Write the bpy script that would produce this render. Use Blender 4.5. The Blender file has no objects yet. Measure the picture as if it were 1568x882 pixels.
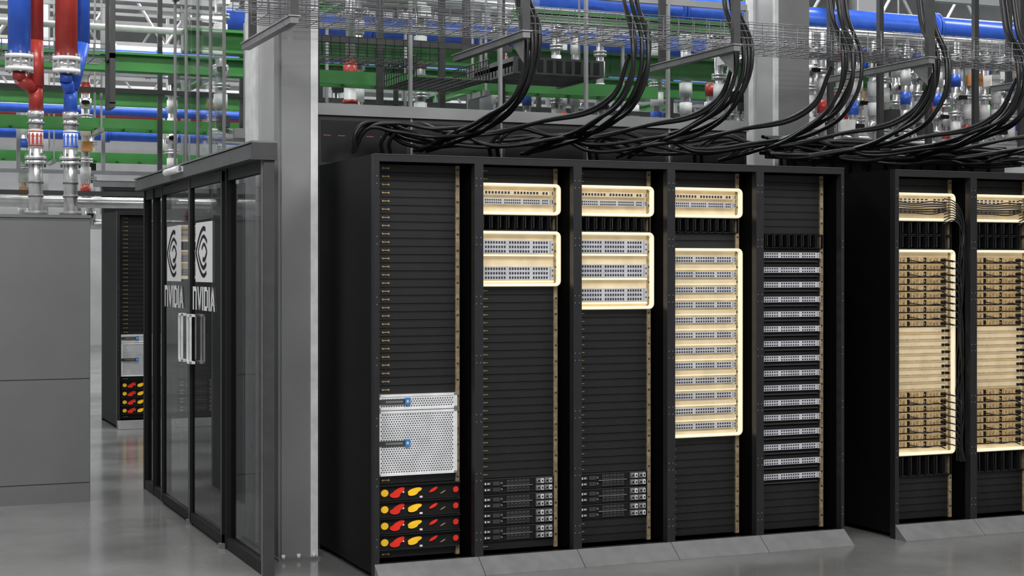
import bpy, math, random
from mathutils import Vector
random.seed(7)
scn=bpy.context.scene
try:
    scn.view_settings.view_transform='Standard'
except Exception: pass
COL=scn.collection

# ------------------------------------------------------------ materials
MATS={}
def M(name,col,rough=.5,metal=0.0,emis=0.0,var=.12,scale=12,bump=0.0,spec=.5):
    if name in MATS: return MATS[name]
    m=bpy.data.materials.new(name); m.use_nodes=True
    nt=m.node_tree; b=nt.nodes['Principled BSDF']
    tc=nt.nodes.new('ShaderNodeTexCoord')
    n=nt.nodes.new('ShaderNodeTexNoise'); n.inputs['Scale'].default_value=scale; n.inputs['Detail'].default_value=4
    nt.links.new(tc.outputs['Object'],n.inputs['Vector'])
    r=nt.nodes.new('ShaderNodeValToRGB')
    a=[max(0,c*(1-var)) for c in col]; c2=[min(1,c*(1+var)) for c in col]
    r.color_ramp.elements[0].position=.3; r.color_ramp.elements[1].position=.7
    r.color_ramp.elements[0].color=(*a,1); r.color_ramp.elements[1].color=(*c2,1)
    nt.links.new(n.outputs['Fac'],r.inputs['Fac']); nt.links.new(r.outputs['Color'],b.inputs['Base Color'])
    b.inputs['Roughness'].default_value=rough; b.inputs['Metallic'].default_value=metal
    b.inputs['Specular IOR Level'].default_value=spec
    if emis>0:
        nt.links.new(r.outputs['Color'],b.inputs['Emission Color']); b.inputs['Emission Strength'].default_value=emis
    MATS[name]=m; return m
def glassmat(name,tint,gl=.6):
    m=bpy.data.materials.new(name); m.use_nodes=True; nt=m.node_tree; nt.nodes.clear()
    o=nt.nodes.new('ShaderNodeOutputMaterial'); mx=nt.nodes.new('ShaderNodeMixShader')
    t=nt.nodes.new('ShaderNodeBsdfTransparent'); t.inputs[0].default_value=(*tint,1)
    g=nt.nodes.new('ShaderNodeBsdfGlossy'); g.inputs['Roughness'].default_value=.03
    f=nt.nodes.new('ShaderNodeFresnel'); f.inputs['IOR'].default_value=1.45
    mu=nt.nodes.new('ShaderNodeMath'); mu.operation='MULTIPLY'; mu.inputs[1].default_value=gl
    nt.links.new(f.outputs[0],mu.inputs[0]); nt.links.new(mu.outputs[0],mx.inputs[0])
    nt.links.new(t.outputs[0],mx.inputs[1]); nt.links.new(g.outputs[0],mx.inputs[2]); nt.links.new(mx.outputs[0],o.inputs[0])
    MATS[name]=m; return m

frameM=M('rack_frame_dark',(.02,.02,.022),.38,.2)
sideM=M('rack_side_black',(.003,.003,.003),.5,0,spec=.15)
blackM=M('matte_black',(.005,.005,.005),.6,spec=.3)
inM=M('rack_interior',(.0015,.0015,.0015),.9,spec=.05)
blankM=M('blanking_panel_grey',(.014,.014,.014),.4,.1)
goldM=M('brass_latch',(.5,.34,.17),.35,.5)
railM=M('gold_rail',(.36,.28,.17),.45,.3,scale=40,var=.35)
creamM=M('cream_bezel',(.92,.82,.58),.4,0,.5,.03)  # slight emission puts a highlight glow into the bezel colour
beigeM=M('beige_chassis',(.66,.54,.35),.4,.1,.22,.1)  # warm glow on the chassis comes from added emission
combM=M('gold_coldplate',(.55,.4,.21),.4,.3,.14,.2,40)  # emission adds a faint warm glow to the coldplates
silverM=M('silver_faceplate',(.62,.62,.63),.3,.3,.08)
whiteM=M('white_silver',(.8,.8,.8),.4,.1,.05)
portM=M('port_dark',(.03,.03,.05),.5)
holeM=M('mesh_hole',(.10,.10,.12),.6)
blueTag=M('blue_label',(.03,.2,.55),.4)
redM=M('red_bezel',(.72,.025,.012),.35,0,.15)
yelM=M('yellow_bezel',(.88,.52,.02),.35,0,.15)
greyM=M('mid_grey_metal',(.2,.2,.2),.4,.3)
dgreyM=M('dark_grey_metal',(.055,.055,.055),.45,.3)
hdrM=M('header_grey',(.1,.1,.1),.4,.3)
lgreyM=M('light_grey_steel',(.38,.38,.38),.4,.3,scale=3)
rampM=M('ramp_grey',(.2,.2,.2),.4,.1)
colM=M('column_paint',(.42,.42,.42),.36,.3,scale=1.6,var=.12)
colD=M('column_shaded_tone',(.25,.25,.25),.38,.3,scale=2)  # darker copy of the column grey, shade painted on front faces and webs
colB=M('column_lit_tone',(.75,.75,.75),.35,.1)  # lighter copy of the column grey, bright light painted on edges and side
cabM=M('cabinet_grey',(.16,.16,.16),.5,.0,scale=3,var=.05)
cableM=M('cable_rubber',(.010,.010,.011),.35)
wireM=M('basket_wire',(.2,.2,.21),.35,.6)
wireD=M('basket_wire_dark',(.03,.03,.03),.5,.3)
greenM=M('green_paint',(.055,.27,.055),.4,0,0,.15,4)
blueM=M('blue_pipe_paint',(.04,.13,.65),.28)
redP=M('red_pipe_paint',(.45,.045,.035),.3)
chromeM=M('stainless_pipe',(.7,.7,.7),.22,.7)
whiteP=M('white_fitting',(.78,.78,.77),.4)
wallM=M('wall_paint',(.42,.43,.44),.7,scale=1,var=.15)
ceilM=M('ceiling_paint',(.45,.45,.45),.8,scale=1)
pinkM=M('fascia_warm_reflection',(.35,.12,.12),.5)  # dull pink of a warm reflection, painted on as dashes
orangeM=M('orange_box',(.55,.25,.08),.5)
glassD=glassmat('door_glass',(.62,.63,.64),.95)
glassC=glassmat('containment_glass',(.84,.86,.86),1.0)
fl=bpy.data.materials.new('polished_concrete'); fl.use_nodes=True
nt=fl.node_tree; bs=nt.nodes['Principled BSDF']
tc=nt.nodes.new('ShaderNodeTexCoord')
n1=nt.nodes.new('ShaderNodeTexNoise'); n1.inputs['Scale'].default_value=.9; n1.inputs['Detail'].default_value=9; n1.inputs['Roughness'].default_value=.62
r1=nt.nodes.new('ShaderNodeValToRGB'); r1.color_ramp.elements[0].position=.3; r1.color_ramp.elements[0].color=(.13,.13,.127,1)
r1.color_ramp.elements[1].position=.72; r1.color_ramp.elements[1].color=(.25,.25,.245,1)
r2=nt.nodes.new('ShaderNodeMapRange'); r2.inputs['To Min'].default_value=.05; r2.inputs['To Max'].default_value=.28
nt.links.new(tc.outputs['Object'],n1.inputs['Vector']); nt.links.new(n1.outputs['Fac'],r1.inputs['Fac']); nt.links.new(r1.outputs['Color'],bs.inputs['Base Color'])
nt.links.new(n1.outputs['Fac'],r2.inputs['Value']); nt.links.new(r2.outputs['Result'],bs.inputs['Roughness'])

# ------------------------------------------------------------ mesh builder
class B:
    def __init__(s): s.v=[];s.f=[];s.m=[];s.sm=[];s.mats=[]
    def mi(s,mat):
        if mat not in s.mats: s.mats.append(mat)
        return s.mats.index(mat)
    def face(s,idx,mat,smooth=False):
        s.f.append(idx); s.m.append(s.mi(mat)); s.sm.append(smooth)
    def box(s,x0,x1,y0,y1,z0,z1,mat):
        i=len(s.v)
        s.v+=[(x0,y0,z0),(x1,y0,z0),(x1,y1,z0),(x0,y1,z0),(x0,y0,z1),(x1,y0,z1),(x1,y1,z1),(x0,y1,z1)]
        for q in ((0,3,2,1),(4,5,6,7),(0,1,5,4),(1,2,6,5),(2,3,7,6),(3,0,4,7)):
            s.face([i+k for k in q],mat)
    def poly(s,pts,mat):
        i=len(s.v); s.v+=[tuple(p) for p in pts]; s.face(list(range(i,i+len(pts))),mat)
    def cyl(s,p0,p1,r,mat,n=12,r2=None,caps=True):
        p0=Vector(p0);p1=Vector(p1); d=(p1-p0).normalized()
        a=Vector((0,0,1)) if abs(d.z)<.9 else Vector((1,0,0))
        u=d.cross(a).normalized(); w=d.cross(u); r2=r if r2 is None else r2
        i=len(s.v)
        for k in range(n):
            t=2*math.pi*k/n; e=u*math.cos(t)+w*math.sin(t)
            s.v.append(tuple(p0+e*r)); s.v.append(tuple(p1+e*r2))
        for k in range(n):
            a0=i+2*k;b0=i+2*((k+1)%n)
            s.face([a0,b0,b0+1,a0+1][::-1],mat,n>=8)
        if caps:
            s.face([i+2*k for k in range(n)],mat); s.face([i+2*k+1 for k in range(n)][::-1],mat)
    def disc(s,cx,y,cz,rx,rz,mat,n=6,ang=0,ph=0):
        pts=[]
        for k in range(n):
            t=-2*math.pi*k/n+ph; a=rx*math.cos(t); b=rz*math.sin(t)
            pts.append((cx+a*math.cos(ang)-b*math.sin(ang),y,cz+a*math.sin(ang)+b*math.cos(ang)))
        s.poly(pts[::-1],mat)
    def tube(s,pts,r,mat,n=12):
        for a,b in zip(pts[:-1],pts[1:]): s.cyl(a,b,r,mat,n)
    def rring(s,x0,x1,z0,z1,y0,y1,R,t,mat):
        def rr(o,y,R):
            P=[]
            for cx,cz,a0 in ((x1-o-R,z1-o-R,0),(x0+o+R,z1-o-R,90),(x0+o+R,z0+o+R,180),(x1-o-R,z0+o+R,270)):
                for k in range(7):
                    a=math.radians(a0+15*k); P.append((cx+R*math.cos(a),y,cz+R*math.sin(a)))
            return P
        e=.004
        L=[rr(0,y1,R),rr(0,y0+e,R),rr(e,y0,R-e*.5),rr(t-e,y0,max(R-t,.004)+e),rr(t,y0+e,max(R-t,.004)),rr(t,y1,max(R-t,.004))]
        i=len(s.v); N=len(L[0])
        for l in L: s.v+=l
        for j in range(len(L)-1):
            for k in range(N):
                k2=(k+1)%N
                s.face([i+j*N+k,i+j*N+k2,i+(j+1)*N+k2,i+(j+1)*N+k],mat,True)
    def mesh(s,name):
        me=bpy.data.meshes.new(name); me.from_pydata(s.v,[],s.f)
        for m in s.mats: me.materials.append(m)
        me.polygons.foreach_set('material_index',s.m); me.polygons.foreach_set('use_smooth',s.sm)
        me.update(); return me
    def obj(s,name,parent=None,loc=(0,0,0)):
        o=bpy.data.objects.new(name,s.mesh(name)); COL.objects.link(o); o.location=loc
        if parent: o.parent=parent
        return o
def empty(name,loc=(0,0,0)):
    e=bpy.data.objects.new(name,None); e.empty_display_size=.2; COL.objects.link(e); e.location=loc; return e
def curveobj(name,splines,r,mat,parent=None,loc=(0,0,0)):
    cu=bpy.data.curves.new(name,'CURVE'); cu.dimensions='3D'; cu.bevel_depth=r; cu.bevel_resolution=2; cu.resolution_u=10
    for pts in splines:
        sp=cu.splines.new('BEZIER'); sp.bezier_points.add(len(pts)-1)
        for p,q in zip(sp.bezier_points,pts):
            p.co=q; p.handle_left_type=p.handle_right_type='AUTO'
    cu.materials.append(mat); o=bpy.data.objects.new(name,cu); COL.objects.link(o); o.location=loc
    if parent: o.parent=parent
    return o

# ------------------------------------------------------------ room shell
X0,X1,Y0,Y1,ZC=-9,16,-13,28,7.2
b=B(); b.box(X0,X1,Y0,Y1,-.1,0,fl); b.obj('floor')
b=B(); b.box(X0,X1,Y0,Y1,ZC,ZC+.1,ceilM); b.obj('ceiling')
b=B(); b.box(X0,X1,Y1,Y1+.1,0,ZC,wallM); b.obj('wall_back')
b=B(); b.box(X0,X1,Y0-.1,Y0,0,ZC,wallM); b.obj('wall_front')
b=B(); b.box(X0-.1,X0,Y0,Y1,0,ZC,wallM); b.obj('wall_left')
b=B(); b.box(X1,X1+.1,Y0,Y1,0,ZC,wallM); b.obj('wall_right')

# ------------------------------------------------------------ racks
U=.0449; ZT=2.245; W=.6; D=1.1; H=2.29
def uz(u): return ZT-u*U
YE=.15
def frame_mesh():
    b=B()
    b.box(0,.03,0,.05,.0,H,frameM); b.box(.578,.6,0,.05,.0,H,frameM)
    b.box(.03,.578,0,.05,ZT+.005,H,frameM); b.box(.03,.578,0,.05,0,.085,frameM)
    b.box(0,.03,D-.05,D,0,H,frameM); b.box(.57,.6,D-.05,D,0,H,frameM)
    b.box(.03,.57,D-.05,D,H-.05,H,frameM); b.box(.03,.57,D-.05,D,0,.05,frameM)
    b.box(.0,.6,.05,D-.05,H-.012,H,sideM)
    b.box(0,.006,.05,D-.05,.03,H-.012,sideM); b.box(.594,.6,.05,D-.05,.03,H-.012,sideM)
    b.box(.03,.57,D-.03,D-.02,.05,H-.05,sideM)
    b.box(.006,.594,.05,D-.05,.03,.05,sideM)
    b.box(.006,.594,.3,.31,.05,H-.012,inM)
    b.box(.045,.06,YE-.01,YE+.12,.085,ZT,blackM)
    b.box(.52,.542,YE-.012,YE+.12,.085,ZT,railM)
    b.box(.542,.594,YE+.05,YE+.06,.085,ZT,inM)
    b.box(.5775,.578,.05,.3,.085,ZT,inM)
    for k in range(48):
        z=uz(k+.5)
        b.box(.5245,.5375,YE-.0135,YE-.012,z-.005,z+.005,goldM if k%2 else dgreyM)
    for k in range(7):
        z=.2+k*.325
        for dz in (-.02,.02):
            b.cyl((.015,.001,z+dz),(.015,-.002,z+dz),.0035,greyM,6); b.cyl((.589,.001,z+dz),(.589,-.002,z+dz),.0035,greyM,6)
    b.box(0,.6,-.003,.0,H-.005,H,dgreyM)
    return b.mesh('rack_frame')
def blanks(b,u0,u1,marks=1):
    for k in range(u0,u1):
        z1=uz(k)-.0015; z0=uz(k+1)+.0015
        b.box(.062,.52,YE,YE+.02,z0,z1,blankM)
        b.box(.062,.52,YE-.003,YE,z1-.003,z1,blankM)
        z=(z0+z1)/2
        if marks==1:
            b.box(.09,.132,YE-.005,YE,z-.0025,z+.0025,goldM); b.cyl((.094,YE,z),(.094,YE-.01,z),.0055,goldM,8)
            b.box(.124,.134,YE-.007,YE,z-.005,z+.005,goldM)
        else:
            b.box(.087,.116,YE-.003,YE,z-.002,z+.002,railM); b.box(.087,.093,YE-.005,YE,z-.004,z+.004,railM)
def bezel(b,u0,u1):
    z1=uz(u0)-.001; z0=uz(u1)+.001
    b.rring(.031,.55,z0,z1,YE-.045,YE+.005,.032,.017,creamM)
    b.box(.046,.535,YE-.004,YE+.004,z0+.012,z1-.012,beigeM)
def switch(b,zc,h,rows=2,cols=26,body=silverM,x0=.075,x1=.485,y=YE-.03,handles=True):
    b.box(x0,x1,y,YE+.01,zc-h/2,zc+h/2,body)
    w=(x1-x0-.02)/cols
    for r in range(rows):
        z=zc-h/2+(r+.5)*h/rows
        for c in range(cols):
            x=x0+.01+c*w
            if c%9==8: continue
            b.box(x+w*.2,x+w*.8,y-.0015,y,z-h/rows*.27,z+h/rows*.27,portM)
    if handles:
        b.box(x1+.004,x1+.02,y-.01,YE,zc-h/2,zc+h/2,body)
        b.disc(x1+.012,y-.0115,zc+h*.2,.004,.006,portM,8); b.disc(x1+.012,y-.0115,zc-h*.2,.004,.006,portM,8)
def cable_mgr(b,u0,u1,x1=.53,n=9):
    z1=uz(u0)-.002; z0=uz(u1)+.002
    b.box(.062,x1,YE+.03,YE+.05,z0,z1,inM)
    b.box(.062,x1,YE-.02,YE+.03,z1-.005,z1,blackM); b.box(.062,x1,YE-.02,YE+.03,z0,z0+.005,frameM)
    w=(x1-.07)/n
    for k in range(n+1):
        x=.066+k*w
        b.box(x-.003,x+.003,YE-.03,YE+.03,z0,z1,blackM)
        if k<n: b.box(x+w*.2,x+w*.33,YE-.03,YE-.024,z0+.012,z1-.006,frameM)
def compute(b,u0):
    z1=uz(u0)-.002; z0=uz(u0+2)+.002; h=z1-z0; zc=(z0+z1)/2; y=YE-.01
    b.box(.062,.52,y,YE+.05,z0,z1,blackM)
    b.box(.062,.52,y-.004,y,z1-.004,z1,dgreyM)
    for k in range(2):
        zz=zc+(.4-.8*k)*h*.5
        b.box(.085,.13,y-.008,y,zz-.008,zz+.008,dgreyM); b.box(.09,.098,y-.012,y,zz-.006,zz+.006,whiteM); b.box(.106,.12,y-.01,y,zz-.004,zz+.004,silverM)
        b.box(.14,.185,y-.006,y,zz-.012,zz+.01,dgreyM); b.cyl((.195,y,zz),(.195,y-.006,zz),.006,greyM,8)
    for r in range(2):
        zz=z0+h*(.28+.44*r)
        for k in range(6):
            x=.225+k*.024
            b.box(x,x+.02,y-.006,y,zz-h*.17,zz+h*.17,dgreyM); b.box(x+.004,x+.016,y-.008,y-.006,zz-h*.05,zz+h*.02,blackM)
    b.box(.2,.38,y-.012,y,zc-.002,zc+.002,greyM)
    for c in range(2):
        for r in range(2):
            x=.405+c*.052; zz=z0+h*(.27+.46*r)
            b.box(x,x+.048,y-.01,y,zz-h*.19,zz+h*.19,greyM)
            b.cyl((x+.013,y-.01,zz),(x+.013,y-.02,zz),.011,lgreyM,10); b.cyl((x+.013,y-.0195,zz),(x+.013,y-.021,zz),.007,blackM,10)
            b.box(x+.028,x+.044,y-.018,y-.01,zz-.012,zz+.012,whiteM if (c+r)%2 else silverM)
            b.box(x+.032,x+.04,y-.02,y-.018,zz-.006,zz+.006,portM)
def vent_server(b,u0,u1):
    z1=uz(u0)-.003; z0=uz(u1)+.003; y=YE-.035
    b.box(.062,.52,y+.004,YE+.05,z0,z1,whiteM)
    t=.012
    b.box(.062,.52,y,y+.004,z1-t,z1,whiteM); b.box(.062,.52,y,y+.004,z0,z0+t,whiteM)
    b.box(.062,.062+t,y,y+.004,z0,z1,whiteM); b.box(.52-t*1.6,.52,y,y+.004,z0,z1,whiteM)
    px=.0145; pz=.0125; r=0; z=z0+t+.008
    while z<z1-t-.006:
        x=.08+(px/2 if r%2 else 0)
        while x<.498:
            b.disc(x,y+.003,z,.0048,.0048,holeM,6); x+=px
        z+=pz; r+=1
    zc=(z0+z1)/2 if u1-u0>4 else z0+.045
    b.box(.062,.235,y-.006,y+.002,zc-.014,zc+.014,dgreyM); b.box(.1,.2,y-.008,y-.005,zc-.006,zc+.006,greyM)
    b.box(.212,.242,y-.01,y+.001,zc-.018,zc+.02,blueTag); b.box(.22,.232,y-.0115,y-.01,zc-.006,zc+.008,silverM)
def storage(b,u0):
    z1=uz(u0)-.002; z0=uz(u0+2)+.002; y=YE-.03; zc=(z0+z1)/2
    b.box(.062,.535,y,YE+.03,z0,z1,blackM); b.box(.062,.535,y-.003,y,z0,z0+.005,frameM)
    b.box(.062,.535,y-.02,y,z1-.003,z1,frameM)
    def blob(x,rx,rz,m,a,dz=0):
        for k,(s_,yy) in enumerate(((1,.002),(.9,.007))): b.disc(x,y-yy,zc+dz,rx*s_,rz*s_,m,20,a)
    blob(.098,.022,.02,yelM,.1)
    blob(.175,.042,.017,redM,.5,.004); b.disc(.155,y-.0085,zc-.012,.03,.016,redM,20,.0)
    blob(.272,.042,.014,yelM,.22,.006); b.disc(.26,y-.0085,zc-.006,.03,.014,yelM,18,.2)
    blob(.38,.028,.008,redM,.5,.006)
    blob(.435,.018,.003,goldM,.5,-.01)
    blob(.512,.016,.017,redM,-.5)
    b.box(.2,.21,y-.004,y,zc-.002,zc+.006,whiteP)
    b.box(.3,.316,y-.004,y,z0+.008,z0+.018,whiteP)
def coldplate_comb(b,u0,u1):
    y=YE-.01
    for k in range(u0,u1):
        z1=uz(k)-.002; z0=uz(k+1)+.002; zc=(z0+z1)/2
        b.box(.06,.5,y,YE+.01,z0,z1,combM); b.box(.06,.5,y-.002,y,z0,z0+.006,inM)
        for c in range(15):
            x=.066+c*.026
            b.box(x,x+.011,y-.012,y,z0+.008,z1-.004,combM if c%5 else blackM)
            b.box(x+.013,x+.02,y-.004,y,zc-.009,zc+.009,blackM if c%2 else beigeM)
            if c%3==0: b.cyl((x+.017,y,zc),(x+.017,y-.02,zc),.006,goldM,8)
        b.cyl((.465,y,zc),(.465,y-.035,zc),.011,blackM,8); b.cyl((.49,y,zc+.006),(.49,y-.03,zc+.006),.008,goldM,8)
        b.cyl((.465,y-.03,zc),(.525,y-.04,zc-.01),.005,blackM,6)
def trays(b,u0,u1):
    y=YE-.02
    for k in range(u0,u1):
        z1=uz(k)-.004; z0=uz(k+1)+.004; zc=(z0+z1)/2
        b.box(.06,.5,y,YE+.01,z0,z1,beigeM); b.box(.09,.47,y-.003,y,z0+.006,z0+.014,combM)
        b.box(.085,.1,y-.012,y,zc-.008,zc+.008,goldM); b.box(.455,.47,y-.012,y,zc-.008,zc+.008,blackM)
        b.cyl((.489,y,zc),(.489,y-.03,zc),.009,blackM,8)
FR=frame_mesh()
def kind(k):
    parts=[('frame',FR)]
    bl=B(); eq=B(); bz=B(); mg=B()
    if k=='A':
        blanks(bl,0,28); blanks(bl,38,39); blanks(bl,47,48)
        vent_server(eq,28,30); vent_server(eq,30,38)
        st=B(); [storage(st,u) for u in (39,41,43,45)]; parts.append(('storage_servers',st.mesh('storage_servers')))
        parts.append(('vented_chassis',eq.mesh('vented_chassis')))
    elif k in 'BC':
        end=15 if k=='B' else 18; ns=4 if k=='B' else 3
        blanks(bl,0,2,2); blanks(bl,end,39,2); blanks(bl,39+2*ns,48,2)
        bezel(bz,2,6); bezel(bz,8,end); cable_mgr(mg,6,8)
        switch(eq,(uz(3.2)),.026,1,20,beigeM); switch(eq,uz(4.3),.03,2,30,silverM)
        for i in range(2 if k=='B' else 3):
            uc=10+i*3.3 if k=='B' else 9.9+i*3.1
            switch(eq,uz(uc),.075,3,24,silverM); eq.box(.06,.51,YE-.03,YE,uz(uc)-.052,uz(uc)-.042,creamM)
        cs=B(); [compute(cs,39+2*i) for i in range(ns)]; parts.append(('compute_servers',cs.mesh('compute_servers')))
        parts.append(('network_switches',eq.mesh('network_switches')))
    elif k=='D':
        blanks(bl,0,2,2); blanks(bl,8,10,2); blanks(bl,35,48,2)
        bezel(bz,2,6); bezel(bz,10,35); cable_mgr(mg,6,8)
        switch(eq,uz(3.2),.026,1,20,beigeM); switch(eq,uz(4.3),.03,2,30,silverM)
        for i in range(12):
            zc=uz(11.5+i*2); switch(eq,zc,.036,2,24,silverM); eq.box(.06,.515,YE-.022,YE,zc-.056,zc-.03,beigeM); eq.box(.06,.515,YE-.026,YE,zc-.06,zc-.056,creamM)
        parts.append(('network_switches',eq.mesh('network_switches')))
    elif k=='E':
        blanks(bl,0,8,2); blanks(bl,42,48,2); cable_mgr(mg,8,10)
        for i in range(16):
            zc=uz(11+i*2); eq.box(.062,.52,YE-.005,YE+.02,uz(12+i*2)+.002,uz(10+i*2)-.002,blackM)
            switch(eq,zc+.005,.034,2,24,silverM,.07,.49,YE-.02); eq.box(.07,.5,YE-.016,YE,zc-.036,zc-.03,dgreyM)
        parts.append(('network_switches',eq.mesh('network_switches')))
    elif k=='G':
        blanks(bl,0,2,2); blanks(bl,42,48,2)
        bezel(bz,2,6); bezel(bz,10,39); cable_mgr(mg,6,8,n=7); cable_mgr(mg,8,10,n=7); cable_mgr(mg,39,42,n=7)
        switch(eq,uz(3.1),.03,2,12,beigeM); switch(eq,uz(4.5),.03,2,12,combM)
        coldplate_comb(eq,11,21); trays(eq,21,30); coldplate_comb(eq,30,38)
        parts.append(('liquid_cooled_trays',eq.mesh('liquid_cooled_trays')))
    if bl.v: parts.append(('blanking_panels',bl.mesh('blanking_panels')))
    if bz.v: parts.append(('highlight_bezels',bz.mesh('highlight_bezels')))
    if mg.v: parts.append(('cable_managers',mg.mesh('cable_managers')))
    return parts
KC={}
def rack(k,loc,rot=0):
    if k not in KC: KC[k]=kind(k)
    e=empty('server_rack',loc); e.rotation_euler[2]=rot
    for n,me in KC[k]:
        o=bpy.data.objects.new(n,me); COL.objects.link(o); o.parent=e
    return e
for i,k in enumerate('ABCDE'): rack(k,(i*.6,0,0))
RG=3.375
for i in range(3):
    e=rack('G',(RG+i*.6,0,0))
    sp=[]
    for j in range(9):
        x=.553+.004*(j%3); y=.04+.012*(j%4)
        pts=[(.45,.1,2.12-.02*j),(.5,.06,2.1-.015*j),(x,y,2.0-.02*j)]
        for q in range(10): pts.append((x+random.uniform(-.018,.012),y+random.uniform(-.01,.02),1.8-q*.15))
        sp.append(pts)
    for j in range(6): sp.append([(.08,.11,2.1-.015*j),(.2,.08,2.085-.012*j),(.35,.085,2.1-.016*j),(.47,.1,2.09-.01*j)])
    for u in list(range(11,21))+list(range(30,38)):
        z=uz(u+.5); sp.append([(.462,.1,z),(.505,.05,z-.012),(.545,.05,z-.06),(.555,.06,z-.12)])
        if u%2: sp.append([(.2,.125,z),(.3,.09,z-.015),(.4,.09,z-.01),(.462,.1,z-.03)])
    curveobj('patch_cables',sp,.0038,cableM,e)
for i,k in enumerate('ABC'): rack(k,(i*.6,8.77,0))
def rear_mesh():
    b=B(); 
    for x in (0,.57): b.box(x,x+.03,0,.05,0,H,frameM); b.box(x,x+.03,D-.05,D,0,H,frameM)
    b.box(.03,.57,0,.05,H-.05,H,frameM); b.box(.03,.57,0,.05,0,.06,frameM)
    b.box(.03,.57,D-.05,D,H-.05,H,frameM); b.box(.03,.57,D-.05,D,0,.06,frameM)
    b.box(0,.6,.05,D-.05,H-.012,H,sideM); b.box(0,.006,.05,D-.05,0,H,sideM); b.box(.594,.6,.05,D-.05,0,H,sideM)
    for x in (.034,.302): b.box(x,x+.264,.005,.02,.065,H-.055,blackM)
    for k in range(60):
        for x in (.05,.318): b.box(x,x+.23,.001,.005,.12+k*.035,.12+k*.035+.014,frameM)
    b.box(.29,.31,-.02,.005,.95,1.15,greyM); b.box(.03,.57,D-.02,D-.01,.06,H-.05,blackM)
    return b.mesh('rack_rear_cabinet')
RM=rear_mesh()
for i in range(5):
    e=empty('server_rack',(i*.6,3.0,0)); o=bpy.data.objects.new('cabinet_body',RM); COL.objects.link(o); o.parent=e
def ramp(name,x0,n,y=0):
    b=B()
    for i in range(n):
        a=x0+i*.6+.002; c=x0+(i+1)*.6-.002
        P=[(y-.001,0),(y-.11,0),(y-.11,.006),(y-.001,.088)]
        L=[(a,p[0],p[1]) for p in P]; R=[(c,p[0],p[1]) for p in P]
        b.poly(L,rampM); b.poly(R[::-1],rampM)
        for k in range(4): b.poly([L[k],L[(k+1)%4],R[(k+1)%4],R[k]][::-1],rampM)
    b.obj(name)
ramp('rack_plinth_ramp',0,5); ramp('rack_plinth_ramp',RG,3); ramp('rack_plinth_ramp',0,3,8.77)

# ------------------------------------------------------------ containment above racks
def containment(x0,n,y,glass=True,zt=2.60):
    e=empty('aisle_containment_panel',(0,0,0)); b=B()
    for i in range(n):
        a=x0+i*.6
        b.box(a+.006,a+.594,y,y+.02,H+.005,zt,dgreyM); b.box(a+.03,a+.57,y-.004,y,H+.03,zt-.03,frameM)
        b.box(a-.006,a+.006,y-.006,y+.03,H+.005,zt,lgreyM)
        for q in range(6): b.box(a+.04+q*.09,a+.085+q*.09,y-.007,y-.004,2.475,2.481,pinkM)  # dashes imitate a warm reflection on the fascia
    b.box(x0-.08,x0+n*.6,y-.02,y+.05,zt,zt+.07,lgreyM)
    b.obj('fascia',e)
    if glass:
        b=B()
        for i in range(n+1):
            a=x0+i*.6; b.box(a-.009,a+.009,y,y+.03,zt+.07,3.42,lgreyM)
        b.box(x0,x0+n*.6,y,y+.03,3.42,3.46,lgreyM); b.obj('mullions',e)
        b=B(); b.poly([(x0,y+.015,zt+.07),(x0+n*.6,y+.015,zt+.07),(x0+n*.6,y+.015,3.42),(x0,y+.015,3.42)],glassC); b.obj('glazing',e)
containment(0,5,1.12)
containment(0,5,2.96)
containment(0,3,9.9,False)
b=B()
b.box(RG-.05,RG+1.8,1.12,1.16,H+.005,2.56,frameM); b.box(RG-.05,RG+1.8,1.1,1.12,2.53,2.56,blackM)
for i in range(12): b.box(RG+i*.15,RG+.01+i*.15,1.1,1.12,H+.005,2.53,blackM)
b.obj('cable_trough')

# ------------------------------------------------------------ structural columns
b=B()
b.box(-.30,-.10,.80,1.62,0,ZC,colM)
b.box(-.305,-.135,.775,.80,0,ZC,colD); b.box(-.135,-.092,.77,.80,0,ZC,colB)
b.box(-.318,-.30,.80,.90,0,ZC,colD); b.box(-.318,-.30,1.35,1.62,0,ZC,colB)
b.box(-.33,-.085,.74,1.66,0,.012,greyM)
for x in (-.3,-.21,-.12): b.cyl((x,.755,.012),(x,.755,.035),.012,whiteP,8)
b.obj('structural_column')
b=B()
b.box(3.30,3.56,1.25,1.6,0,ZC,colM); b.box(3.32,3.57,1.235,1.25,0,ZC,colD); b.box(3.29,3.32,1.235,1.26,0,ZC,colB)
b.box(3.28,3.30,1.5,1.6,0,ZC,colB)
b.obj('structural_column')
for x,y in ((2.6,4.92),(6.6,4.92),(-.6,12.3),(3.3,12.3),(7.5,12.3)):
    b=B(); b.box(x,x+.3,y,y+.03,0,ZC,colM); b.box(x,x+.3,y+.37,y+.4,0,ZC,colM); b.box(x+.13,x+.17,y+.03,y+.37,0,ZC,colD); b.obj('structural_column')

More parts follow.
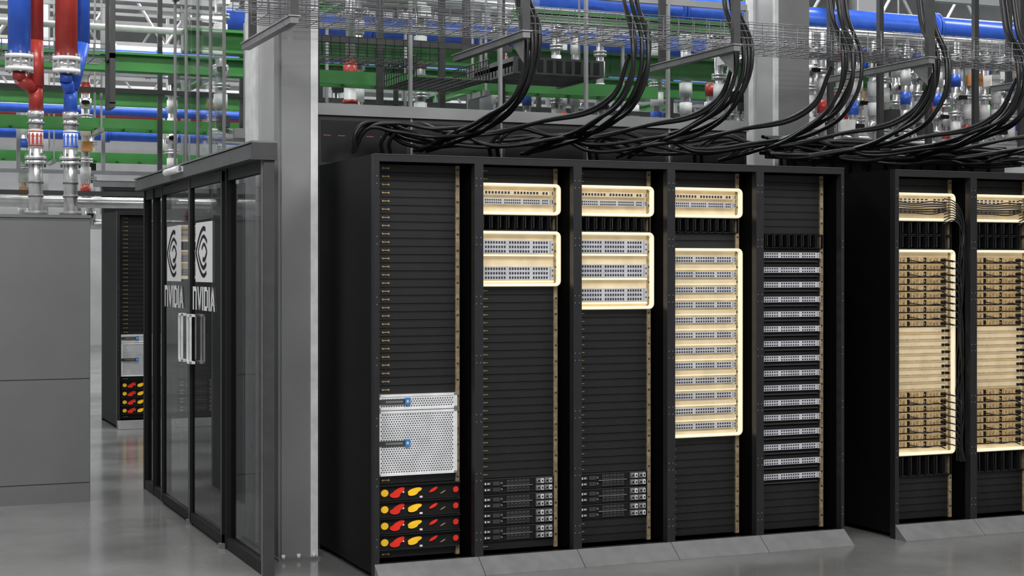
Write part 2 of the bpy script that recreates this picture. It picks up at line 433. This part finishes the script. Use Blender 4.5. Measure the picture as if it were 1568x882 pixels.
# ------------------------------------------------------------ glass door partition
GX=-.49
e=empty('glass_door_partition',(GX,0,0))
b=B()
b.box(-.09,.035,.33,4.12,2.27,2.35,hdrM); b.box(-.095,.04,.31,.35,2.262,2.355,dgreyM); b.box(-.1,.042,.31,4.12,2.355,2.365,greyM)
b.box(-.03,.03,.33,.385,0,2.27,dgreyM); b.box(-.034,-.03,.35,.365,0,2.27,greyM)
b.box(-.02,.02,.42,.44,0,2.27,dgreyM)
for y,w in ((1.25,.05),(3.28,.05),(3.70,.03),(4.07,.05)): b.box(-.028,.028,y,y+w,0,2.27,blackM)
b.box(-.025,.025,.385,4.1,0,.07,blackM); b.box(-.02,.02,.44,1.25,2.2,2.27,blackM); b.box(-.02,.02,3.3,4.1,2.2,2.27,blackM)
b.obj('frame',e)
b=B()
for y0,y1 in ((1.31,2.275),(2.285,3.27)):
    b.box(-.045,-.015,y0,y0+.03,.02,2.26,blackM); b.box(-.045,-.015,y1-.03,y1,.02,2.26,blackM)
    b.box(-.047,-.045,y0,y0+.006,.02,2.26,greyM); b.box(-.047,-.045,y1-.006,y1,.02,2.26,greyM)
    b.box(-.045,-.015,y0,y1,.02,.08,blackM); b.box(-.045,-.015,y0,y1,2.2,2.26,blackM)
for y in (1.3,2.28): b.box(-.06,-.03,y-.02,y+.03,.0,.03,greyM)
b.obj('door_leaves',e)
b=B()
for y0,y1,x in ((.44,1.25,0),(1.34,2.245,-.03),(2.315,3.24,-.03),(3.33,3.7,0),(3.73,4.07,0)):
    b.poly([(x,y0,.07),(x,y1,.07),(x,y1,2.2),(x,y0,2.2)][::-1],glassD)
b.obj('glazing',e)
b=B()
for yc in (2.14,2.42):
    y0,y1=yc-.055,yc+.055
    for a,c in ((y0,y0+.016),(y1-.016,y1)): b.box(-.08,-.068,a,c,1.06,1.38,whiteM)
    b.box(-.08,-.045,y0,y1,1.364,1.38,whiteM); b.box(-.08,-.045,y0,y1,1.06,1.076,whiteM)
b.obj('door_handles',e)
b=B(); b.box(-.12,-.09,2.25,2.7,2.31,2.345,whiteM); b.cyl((-.12,2.25,2.327),(-.12,2.7,2.327),.022,whiteM,12); b.obj('door_sensor',e)
signW=M('sign_white',(.68,.68,.68),.5,0,.06,.02)
def decal(yc,zc):
    b=B(); x=-.037
    def P(a,c,xx=x): return (xx,yc-a,zc+c)
    def strip(pts,w0,w1,mat,xx):
        n=len(pts); L=[];R=[]
        for k in range(n):
            w=w0+(w1-w0)*k/(n-1)
            a=pts[max(0,k-1)]; c=pts[min(n-1,k+1)]; dx,dz=c[0]-a[0],c[1]-a[1]; l=math.hypot(dx,dz) or 1
            nx,nz=-dz/l*w/2,dx/l*w/2; L.append((pts[k][0]+nx,pts[k][1]+nz)); R.append((pts[k][0]-nx,pts[k][1]-nz))
        for k in range(n-1): b.poly([P(*L[k],xx),P(*L[k+1],xx),P(*R[k+1],xx),P(*R[k],xx)],mat)
    def lens(w,h,t0,t1,cx=0,cz=0):
        o=[]
        for k in range(41):
            t=t0+(t1-t0)*k/40; s_=(t%2)
            if s_<=1: q=-1+2*s_; o.append((cx+w*q,cz+h*(1-abs(q)**1.8)))
            else: q=1-2*(s_-1); o.append((cx+w*q,cz-h*(1-abs(q)**1.8)))
        return o
    b.poly([P(-.25,-.19),P(.26,-.19),P(.26,.19),P(-.25,.19)],signW)
    strip(lens(.235,.15,.62,-.68,-.0,-.0),.03,.026,blackM,x-.001)
    strip(lens(.17,.1,-.35,.8,.0,.0),.012,.026,blackM,x-.0015)
    strip(lens(.165,.1,1.25,2.0,.0,.0),.03,.02,blackM,x-.002)
    strip(lens(.085,.05,.1,1.7,.015,0),.016,.03,blackM,x-.0025)
    b.obj('logo_decal',e)
    b=B(); hgt=.15; s=.034; g=.02; zb=zc-.37
    def bar(a0,c0,a1,c1,w=s):
        b.poly([P(a0,zb-zc+c0),P(a0+w,zb-zc+c0),P(a1+w,zb-zc+c1),P(a1,zb-zc+c1)],signW)
    def rect(a0,a1,c0,c1): b.poly([P(a0,zb-zc+c0),P(a1,zb-zc+c0),P(a1,zb-zc+c1),P(a0,zb-zc+c1)],signW)
    a=-.34
    rect(a,a+s,0,hgt); rect(a+s,a+.09,hgt-.03,hgt); b.poly([P(a+.09,-.37+hgt-.03),P(a+.09+s,-.37+hgt-.03),P(a+.112,-.37+hgt-.006),P(a+.09,-.37+hgt)],signW); rect(a+.09,a+.09+s,0,hgt-.03); a+=.124+g
    bar(a+.05,0,a,hgt); bar(a+.05,0,a+.1,hgt); a+=.134+g*.7
    rect(a,a+s,0,hgt); a+=s+g
    rect(a,a+s,0,hgt); rect(a+s,a+.09,0,.028); rect(a+s,a+.09,hgt-.028,hgt); rect(a+.088,a+.088+s,.02,hgt-.02); a+=.122+g
    rect(a,a+s,0,hgt); a+=s+g*.7
    bar(a,0,a+.05,hgt); bar(a+.1,0,a+.05,hgt); rect(a+.035,a+.1,.035,.06)
    b.obj('sign_lettering',e)
decal(1.86,1.78); decal(2.85,1.78)
e=empty('aisle_containment_panel'); b=B()
for y in (1.7,2.1,2.5,2.9,3.3): b.box(-.44,-.422,y,y+.018,2.366,3.6,greyM)
b.box(-.45,-.405,1.7,3.33,2.366,2.40,greyM); b.box(-.45,-.405,1.7,3.33,3.6,3.63,greyM); b.obj('mullions',e)
b=B(); b.poly([(-.43,1.72,2.4),(-.43,3.3,2.4),(-.43,3.3,3.6),(-.43,1.72,3.6)][::-1],glassC); b.obj('glazing',e)

# ------------------------------------------------------------ left cabinet and riser pipes
e=empty('cooling_cabinet',(-2.4,3.56,0)); b=B()
b.box(0,1.41,.01,1.0,.0,2.04,cabM)
for z0,z1 in ((.0,.135),(.143,.882),(.89,2.035)): b.box(.0,1.405,0,.012,z0,z1,cabM)
b.box(-.005,1.415,-.008,1.005,2.04,2.062,cabM)
b.obj('body',e)
e=empty('coolant_riser_pipes'); 
def riser(x,y,main,top,arrow,xt,zt0):
    b=B()
    b.cyl((x,y,2.062),(x,y,2.62),.05,chromeM,20); b.cyl((x,y,2.062),(x,y,2.1),.08,greyM,20)
    for z in (2.2,2.3): b.cyl((x,y,z),(x,y,z+.02),.056,greyM,20)
    for z in (2.44,2.475): b.cyl((x,y,z),(x,y,z+.025),.078,chromeM,20)
    for k in range(6):
        a=k*math.pi/3; b.cyl((x+.065*math.cos(a),y+.065*math.sin(a),2.42),(x+.065*math.cos(a),y+.065*math.sin(a),2.52),.009,greyM,6)
    b.cyl((x,y,2.56),(x,y,2.69),.0535,whiteP,20)
    for k in range(4):
        a=math.radians(-150+k*32); px,py=x+.055*math.cos(a),y+.055*math.sin(a)
        b.box(px-.007,px+.007,py-.004,py+.004,2.585,2.64,arrow)
        b.poly([(px-.014,py-.005,2.64),(px+.014,py-.005,2.64),(px,py-.004,2.672)],arrow)
    b.cyl((x,y,2.57),(x,y,2.58),.055,arrow,20); b.cyl((x,y,2.676),(x,y,2.684),.055,arrow,20)
    b.cyl((x,y,2.69),(x,y,2.78),.05,chromeM,20); b.cyl((x,y,2.73),(x,y,2.75),.062,greyM,20); b.cyl((x,y,2.78),(x,y,2.83),.058,chromeM,20)
    b.tube([(x,y,2.83),(x,y,3.02)],.05,main,20)
    b.tube([(x,y,3.0),(xt,y+.05,3.35),(xt,y+.05,4.6)],.06,main,20)
    b.obj('riser',e)
    b=B(); b.cyl((zt0,y-.12,3.2),(zt0,y-.12,4.6),.08,top,24)
    b.cyl((zt0,y-.12,3.19),(zt0,y-.12,3.22),.1,whiteP,24); b.cyl((zt0,y-.12,3.1),(zt0,y-.12,3.13),.1,whiteP,24); b.cyl((zt0,y-.12,3.13),(zt0,y-.12,3.19),.085,chromeM,24)
    for k in range(8):
        a=k*math.pi/4; b.cyl((zt0+.09*math.cos(a),y-.12+.09*math.sin(a),3.09),(zt0+.09*math.cos(a),y-.12+.09*math.sin(a),3.24),.01,chromeM,6)
    b.tube([(zt0,y-.12,3.1),(zt0,y-.1,3.05),(x,y,2.98)],.045,main,16)
    b.obj('header_branch',e)
riser(-1.333,3.9,redP,blueM,redP,-1.333,-1.46)
riser(-1.086,3.9,blueM,redP,blueM,-1.0,-1.13)

# ------------------------------------------------------------ overhead wire baskets
def basket(name,x0,x1,y0,y1,z,h,mat,step=.1,r=.0026,axis='x'):
    b=B()
    def w(p,q):
        if axis=='y': p=(p[1],p[0],p[2]); q=(q[1],q[0],q[2])
        b.cyl(p,q,r,mat,4,caps=False)
    n=int((x1-x0)/step)
    for i in range(n+1):
        x=x0+i*step; w((x,y0,z+h),(x,y0,z)); w((x,y0,z),(x,y1,z)); w((x,y1,z),(x,y1,z+h))
    m=max(2,int((y1-y0)/.06))
    for j in range(m+1): w((x0,y0+(y1-y0)*j/m,z),(x1,y0+(y1-y0)*j/m,z))
    for k in (1,2,3):
        for y in (y0,y1): w((x0,y,z+h*k/3),(x1,y,z+h*k/3))
    return b.obj(name)
basket('wire_cable_tray',-.6,5.6,-.1,.28,2.985,.12,wireM)
basket('wire_cable_tray',-.6,5.6,.45,.72,3.12,.1,wireM)
basket('wire_cable_tray',-.1,.95,1.5,1.9,3.02,.12,wireD,.06)
basket('wire_cable_tray',-3.5,-.7,4.75,5.1,3.35,.12,wireM,.1,.004)
basket('wire_cable_tray',1.45,2.1,.75,1.25,2.9,.14,wireD,.05,.004,'y')
for x in (-.48,.82,2.15,3.53,4.9):
    b=B()
    b.box(x-.022,x+.022,-.16,.92,2.935,2.97,greyM); b.box(x-.03,x+.03,-.17,.93,2.97,2.975,lgreyM)
    b.box(x-.022,x+.022,-.16,-.125,2.975,ZC,dgreyM); b.box(x-.022,x+.022,.74,.765,2.975,ZC,dgreyM)
    b.poly([(x,-.12,2.93),(x,.05,2.93),(x,-.12,2.8)],greyM)
    b.obj('tray_support_arm')
for i,x in enumerate((.93,1.62,2.3,3.06,3.72,4.38,5.04)):
    sp=[]
    for k in range(5):
        dx=(k-2)*.026; j=random.uniform(-.035,.035); sx=random.uniform(-.12,.0); q=random.uniform(-.03,.03)
        pts=[(x+dx-.02,.14+j,4.6),(x+dx-.03,.1+j,3.25),(x+dx*1.2-.03,-.04+j*.8,2.95+j),(x+dx-.04,.02+j,2.72+j),(x+dx*1.3-.1,.36+j,2.54+q)]
        if k<3: pts+=[(x+dx*1.2-.18,.78,2.46+q),(x+sx-.26,.98,2.39)]
        else: pts+=[(x-.3,.72,2.47+q),(x-.6,.85,2.44+q),(x-.88,.9,2.5),(x-.98,.95,2.40)] if x>1 else [(x-.3,.72,2.48+q),(x-.55,.8,2.51+q),(x-.7,.84,2.5),(x-.76,.9,2.38)]
        sp.append(pts)
    curveobj('cable_bundle',sp,.0125,cableM)
sp=[]
for k in range(4):
    j=k*.03; pts=[(.16,.85+j,2.36),(.15+.02*k,.82+j,2.47),(.24+.02*k,.84+j,2.54-.004*k)]
    x=.5
    while x<5.3:
        pts.append((x,.86+j+random.uniform(-.03,.03),2.46+.045*math.sin(x*4.5+k*.5)+random.uniform(-.015,.015))); x+=.33
    sp.append(pts)
curveobj('cable_run',sp,.012,cableM)
sp=[]
for x in (.86,1.56,2.24,3.0,3.66,4.32):
    for k in range(2):
        sp.append([(x-.5+.05*k,.95,2.36),(x-.52+.05*k,.9,2.44),(x-.4+.05*k,.85,2.53+.01*k),(x-.15,.84,2.5),(x+.1,.86,2.5-.01*k),(x+.35,.6,2.55),(x+.65,.2,2.66+.02*k),(x+.68,.02,2.9)])
curveobj('cable_run',sp,.012,cableM)
sp=[]
for k in range(14):
    y=.9+random.uniform(-.1,.15); z=2.42+random.uniform(0,.12); pts=[]
    x=3.0
    while x<5.4: pts.append((x,y+random.uniform(-.05,.05),z+random.uniform(-.03,.03))); x+=.35
    sp.append(pts)
curveobj('cable_run',sp,.012,cableM)

# ------------------------------------------------------------ overhead services
def ibeam_x(name,x0,x1,y,z0,z1,w,mat):
    b=B(); t=.02; b.box(x0,x1,y-w/2,y+w/2,z0,z0+t,mat); b.box(x0,x1,y-w/2,y+w/2,z1-t,z1,mat); b.box(x0,x1,y-.012,y+.012,z0+t,z1-t,mat); b.obj(name)
def ibeam_y(name,y0,y1,x,z0,z1,w,mat):
    b=B(); t=.02; b.box(x-w/2,x+w/2,y0,y1,z0,z0+t,mat); b.box(x-w/2,x+w/2,y0,y1,z1-t,z1,mat); b.box(x-.012,x+.012,y0,y1,z0+t,z1-t,mat); b.obj(name)
ibeam_x('green_support_beam',-.35,9,3.4,3.25,3.42,.16,greenM)
ibeam_x('green_support_beam',-6,10,5.6,3.36,3.52,.16,greenM)
ibeam_x('green_support_beam',1.9,10,2.55,3.5,3.58,.14,greenM)
ibeam_x('green_support_beam',-6,12,9.2,3.42,3.6,.18,greenM)
ibeam_x('green_support_beam',-6,12,13,3.6,3.8,.2,greenM)
for x in (-2.6,1.4,4.9,8.2): ibeam_y('green_support_beam',2.2,14,x,3.98,4.1,.12,greenM)
def ladder(name,x0,x1,y0,y1,z,mat):
    b=B()
    for y in (y0,y1): b.box(x0,x1,y-.012,y+.012,z,z+.09,mat)
    n=int((x1-x0)/.25)
    for i in range(n+1):
        x=x0+i*.25; b.box(x-.012,x+.012,y0,y1,z+.02,z+.04,mat)
    for i in range(int((x1-x0)/1.5)+1):
        x=x0+i*1.5
        for y in (y0-.03,y1+.03): b.cyl((x,y,z-.03),(x,y,6.3),.01,lgreyM,6)
        b.box(x-.02,x+.02,y0-.06,y1+.06,z-.04,z,lgreyM)
    b.obj(name)
ladder('green_ladder_tray',-5,10,6.45,6.8,2.95,greenM)
ladder('green_ladder_tray',.1,3.0,2.4,2.6,2.95,greenM)
ladder('green_ladder_tray',-5,10,10.0,10.4,2.9,greenM)
def hpipe(name,pts,r,mat,fl=1.2,fm=None):
    b=B(); b.tube(pts,r,mat,20)
    for p,q in zip(pts[:-1],pts[1:]):
        p=Vector(p);q=Vector(q);L=(q-p).length; d=(q-p)/L; t=fl/2
        while t<L:
            c=p+d*t; b.cyl(c,c+d*.02,r*1.3,fm or mat,20); b.cyl(c+d*.03,c+d*.05,r*1.3,fm or mat,20); t+=fl
    b.obj(name)
hpipe('chilled_water_pipe',[(2.3,3.1,3.76),(10,3.1,3.76)],.11,blueM,2.5)
hpipe('chilled_water_pipe',[(.2,4.7,3.72),(10,4.7,3.72)],.09,blueM,2.5)
hpipe('chilled_water_pipe',[(-6,7.4,3.2),(12,7.4,3.2)],.045,blueM,2.5)
hpipe('chilled_water_pipe',[(-6,11.3,3.3),(12,11.3,3.3)],.07,blueM,2.5)
hpipe('chilled_water_pipe',[(-6,7.9,3.82),(12,7.9,3.82)],.05,blueM,2.5)
hpipe('coolant_return_pipe',[(-6,8.5,3.7),(12,8.5,3.7)],.03,redP,2.5)
hpipe('coolant_return_pipe',[(-6,11.9,3.6),(12,11.9,3.6)],.04,redP,2.5)
hpipe('sprinkler_pipe',[(-6,6.05,3.8),(12,6.05,3.8)],.03,whiteP,2.5)
hpipe('sprinkler_pipe',[(-6,10.8,4.25),(12,10.8,4.25)],.07,whiteP,2.5)
b=B(); yy=2.82
b.cyl((.73,yy,2.3),(.73,yy,3.02),.045,whiteP,16); b.cyl((.73,yy,3.02),(.73,yy,3.16),.05,redP,16); b.cyl((.73,yy,3.0),(.73,yy,3.02),.058,chromeM,16); b.cyl((.73,yy,3.16),(.73,yy,3.9),.035,chromeM,16); b.cyl((.73,yy,2.86),(.73,yy,2.89),.055,redP,16)
b.obj('coolant_drop_pipe')
def stack(b,x,y,z0,z1,c,r=.032):
    b.cyl((x,y,z0),(x,y,z1),r,chromeM,12)
    z=z0+.06
    kinds=['fl','valve','band','white','fl','act','white']
    k=random.randrange(7)
    while z<z1-.12:
        t=kinds[k%7]; k+=1
        if t=='fl':
            b.cyl((x,y,z),(x,y,z+.015),r*1.7,chromeM,12); b.cyl((x,y,z+.025),(x,y,z+.04),r*1.7,chromeM,12); z+=.1
        elif t=='valve':
            b.cyl((x,y,z),(x,y,z+.09),r*1.4,chromeM,10); b.cyl((x,y,z+.045),(x-.02,y-.1,z+.045),r*.6,greyM,8); b.box(x-.05,x+.02,y-.12,y-.1,z+.03,z+.06,blackM); z+=.14
        elif t=='band':
            b.cyl((x,y,z),(x,y,z+.1),r*1.2,c,12); z+=.15
        elif t=='white':
            b.cyl((x,y,z),(x,y,z+.12),r*1.25,whiteP,12); z+=.16
        else:
            b.box(x-.045,x+.045,y-.14,y-.04,z,z+.09,random.choice([blackM,whiteP,dgreyM,orangeM])); z+=.15
def stackrow(x0,x1,y,z0,z1,dx,r=.032):
    b=B(); x=x0
    while x<x1:
        stack(b,x,y+random.uniform(-.04,.04),z0,z1,random.choice([redP,redP,blueM,whiteP]),r); x+=dx*random.uniform(.75,1.25)
    b.cyl((x0-.1,y,z1),(x1+.1,y,z1),r*1.6,chromeM,14); b.cyl((x0-.1,y,z0),(x1+.1,y,z0),r*1.3,chromeM,14)
    b.obj('coolant_valve_manifold')
stackrow(3.9,7.2,2.25,2.68,3.5,.15,.034)
stackrow(3.8,7.8,2.85,2.68,3.45,.17,.036)
stackrow(3.7,8.4,3.75,2.7,3.9,.26,.045)
stackrow(.1,3.2,4.2,2.72,3.9,.62,.045)
stackrow(1.9,2.9,2.8,2.7,3.6,.22,.03)
stackrow(-4,6,7.0,2.3,3.55,.8,.04)
stackrow(-5,9,10.65,2.2,3.7,.7,.045)
def sframe(x0,x1,y,z0,z1,mat,dx=.5):
    b=B(); x=x0
    while x<=x1: b.box(x-.02,x+.02,y-.02,y+.02,z0,z1,mat); x+=dx
    for z in (z0,(z0+z1)/2,z1): b.box(x0-.02,x1+.02,y-.025,y+.025,z-.02,z+.02,mat)
    b.obj('service_support_frame')
sframe(-4.5,9,6.3,2.35,4.2,dgreyM,.75)
sframe(-4.5,9,9.75,2.75,4.6,lgreyM,.9)
sframe(.3,1.7,2.2,2.75,3.7,dgreyM,.45)
sframe(3.75,7.5,1.9,2.6,3.95,dgreyM,.45)
sframe(-4.5,9,14,2.3,5.2,lgreyM,1.2)
for y in (5,8.2,11.5,15,19,23):
    b=B(); 
    for z in (4.4,5.2): b.box(-9,16,y-.05,y+.05,z,z+.06,lgreyM)
    x=-9
    while x<16:
        b.cyl((x,y,4.43),(x+.5,y,5.23),.02,lgreyM,6); b.cyl((x+.5,y,5.23),(x+1,y,4.43),.02,lgreyM,6); x+=1
    b.obj('roof_truss')
for x,y in ((-1.1,5.72),(-.72,4.3)):
    b=B(); w_=.22
    b.box(x-.02,x+.02,y,y+.04,2.95,ZC,dgreyM); b.box(x-.02,x+.02,y+w_,y+w_+.04,2.95,ZC,dgreyM); b.box(x-.02,x+.02,y,y+w_+.04,2.92,2.96,dgreyM); b.box(x-.02,x+.02,y,y+w_+.04,3.3,3.34,dgreyM); b.obj('hanging_bracket')
b=B(); b.box(1.4,2.05,1.4,2.1,3.0,3.03,dgreyM)
for i in range(12): b.box(1.4,2.05,1.41+i*.056,1.43+i*.056,2.96,3.0,greyM)
for x in (1.4,2.03): b.box(x,x+.02,1.4,2.1,2.95,3.06,greyM)
b.box(1.4,2.05,1.38,1.4,2.95,3.06,dgreyM)
for i in range(9): b.box(1.43+i*.068,1.47+i*.068,1.375,1.38,2.965,3.045,blackM)
for x in (1.42,2.02): b.cyl((x,1.7,3.03),(x,1.7,ZC),.008,greyM,6)
b.obj('air_grille')

# ------------------------------------------------------------ lights
def area(loc,sx,sy,p,rot=(0,0,0),name='ceiling_luminaire'):
    L=bpy.data.lights.new('luminaire_light','AREA'); L.shape='RECTANGLE'; L.size=sx; L.size_y=sy; L.energy=p
    e=empty(name,loc); e.rotation_euler=rot
    o=bpy.data.objects.new('lamp',L); COL.objects.link(o); o.parent=e
    b=B(); b.box(-sx/2-.03,sx/2+.03,-sy/2-.03,sy/2+.03,.01,.08,whiteP)
    for q in (-sx/4,sx/4): b.cyl((q,0,.08),(q,0,.6),.01,greyM,6)
    b.obj('housing',e)
for y in (-9,-4.5,1.9,6.5,11,16,22):
    for x in (-5.5,-.8,4,9.5):
        area((x,y,6.5),3.0,.6,115 if y<0 else (155 if y<10 else 215))
area((-2.6,-5.2,5.6),4.0,1.2,215,(math.radians(38),0,math.radians(-12)),'added_rack_fill')  # this lamp and the next are added fill, aimed at the rack fronts
area((3.5,-5.2,5.6),4.0,1.2,120,(math.radians(38),0,0),'added_rack_fill')
w=bpy.data.worlds.new('world'); scn.world=w; w.use_nodes=True; w.node_tree.nodes['Background'].inputs[0].default_value=(.6,.62,.65,1); w.node_tree.nodes['Background'].inputs[1].default_value=.3

# ------------------------------------------------------------ camera
cam=bpy.data.cameras.new('camera'); co=bpy.data.objects.new('camera',cam); COL.objects.link(co)
co.location=(-2.585,-8.016,1.66); co.rotation_euler=(math.pi/2,0,-math.radians(22.9))
cam.sensor_width=36; cam.lens=2400/1568*36; cam.shift_y=-26/1568; cam.clip_end=200
scn.camera=co
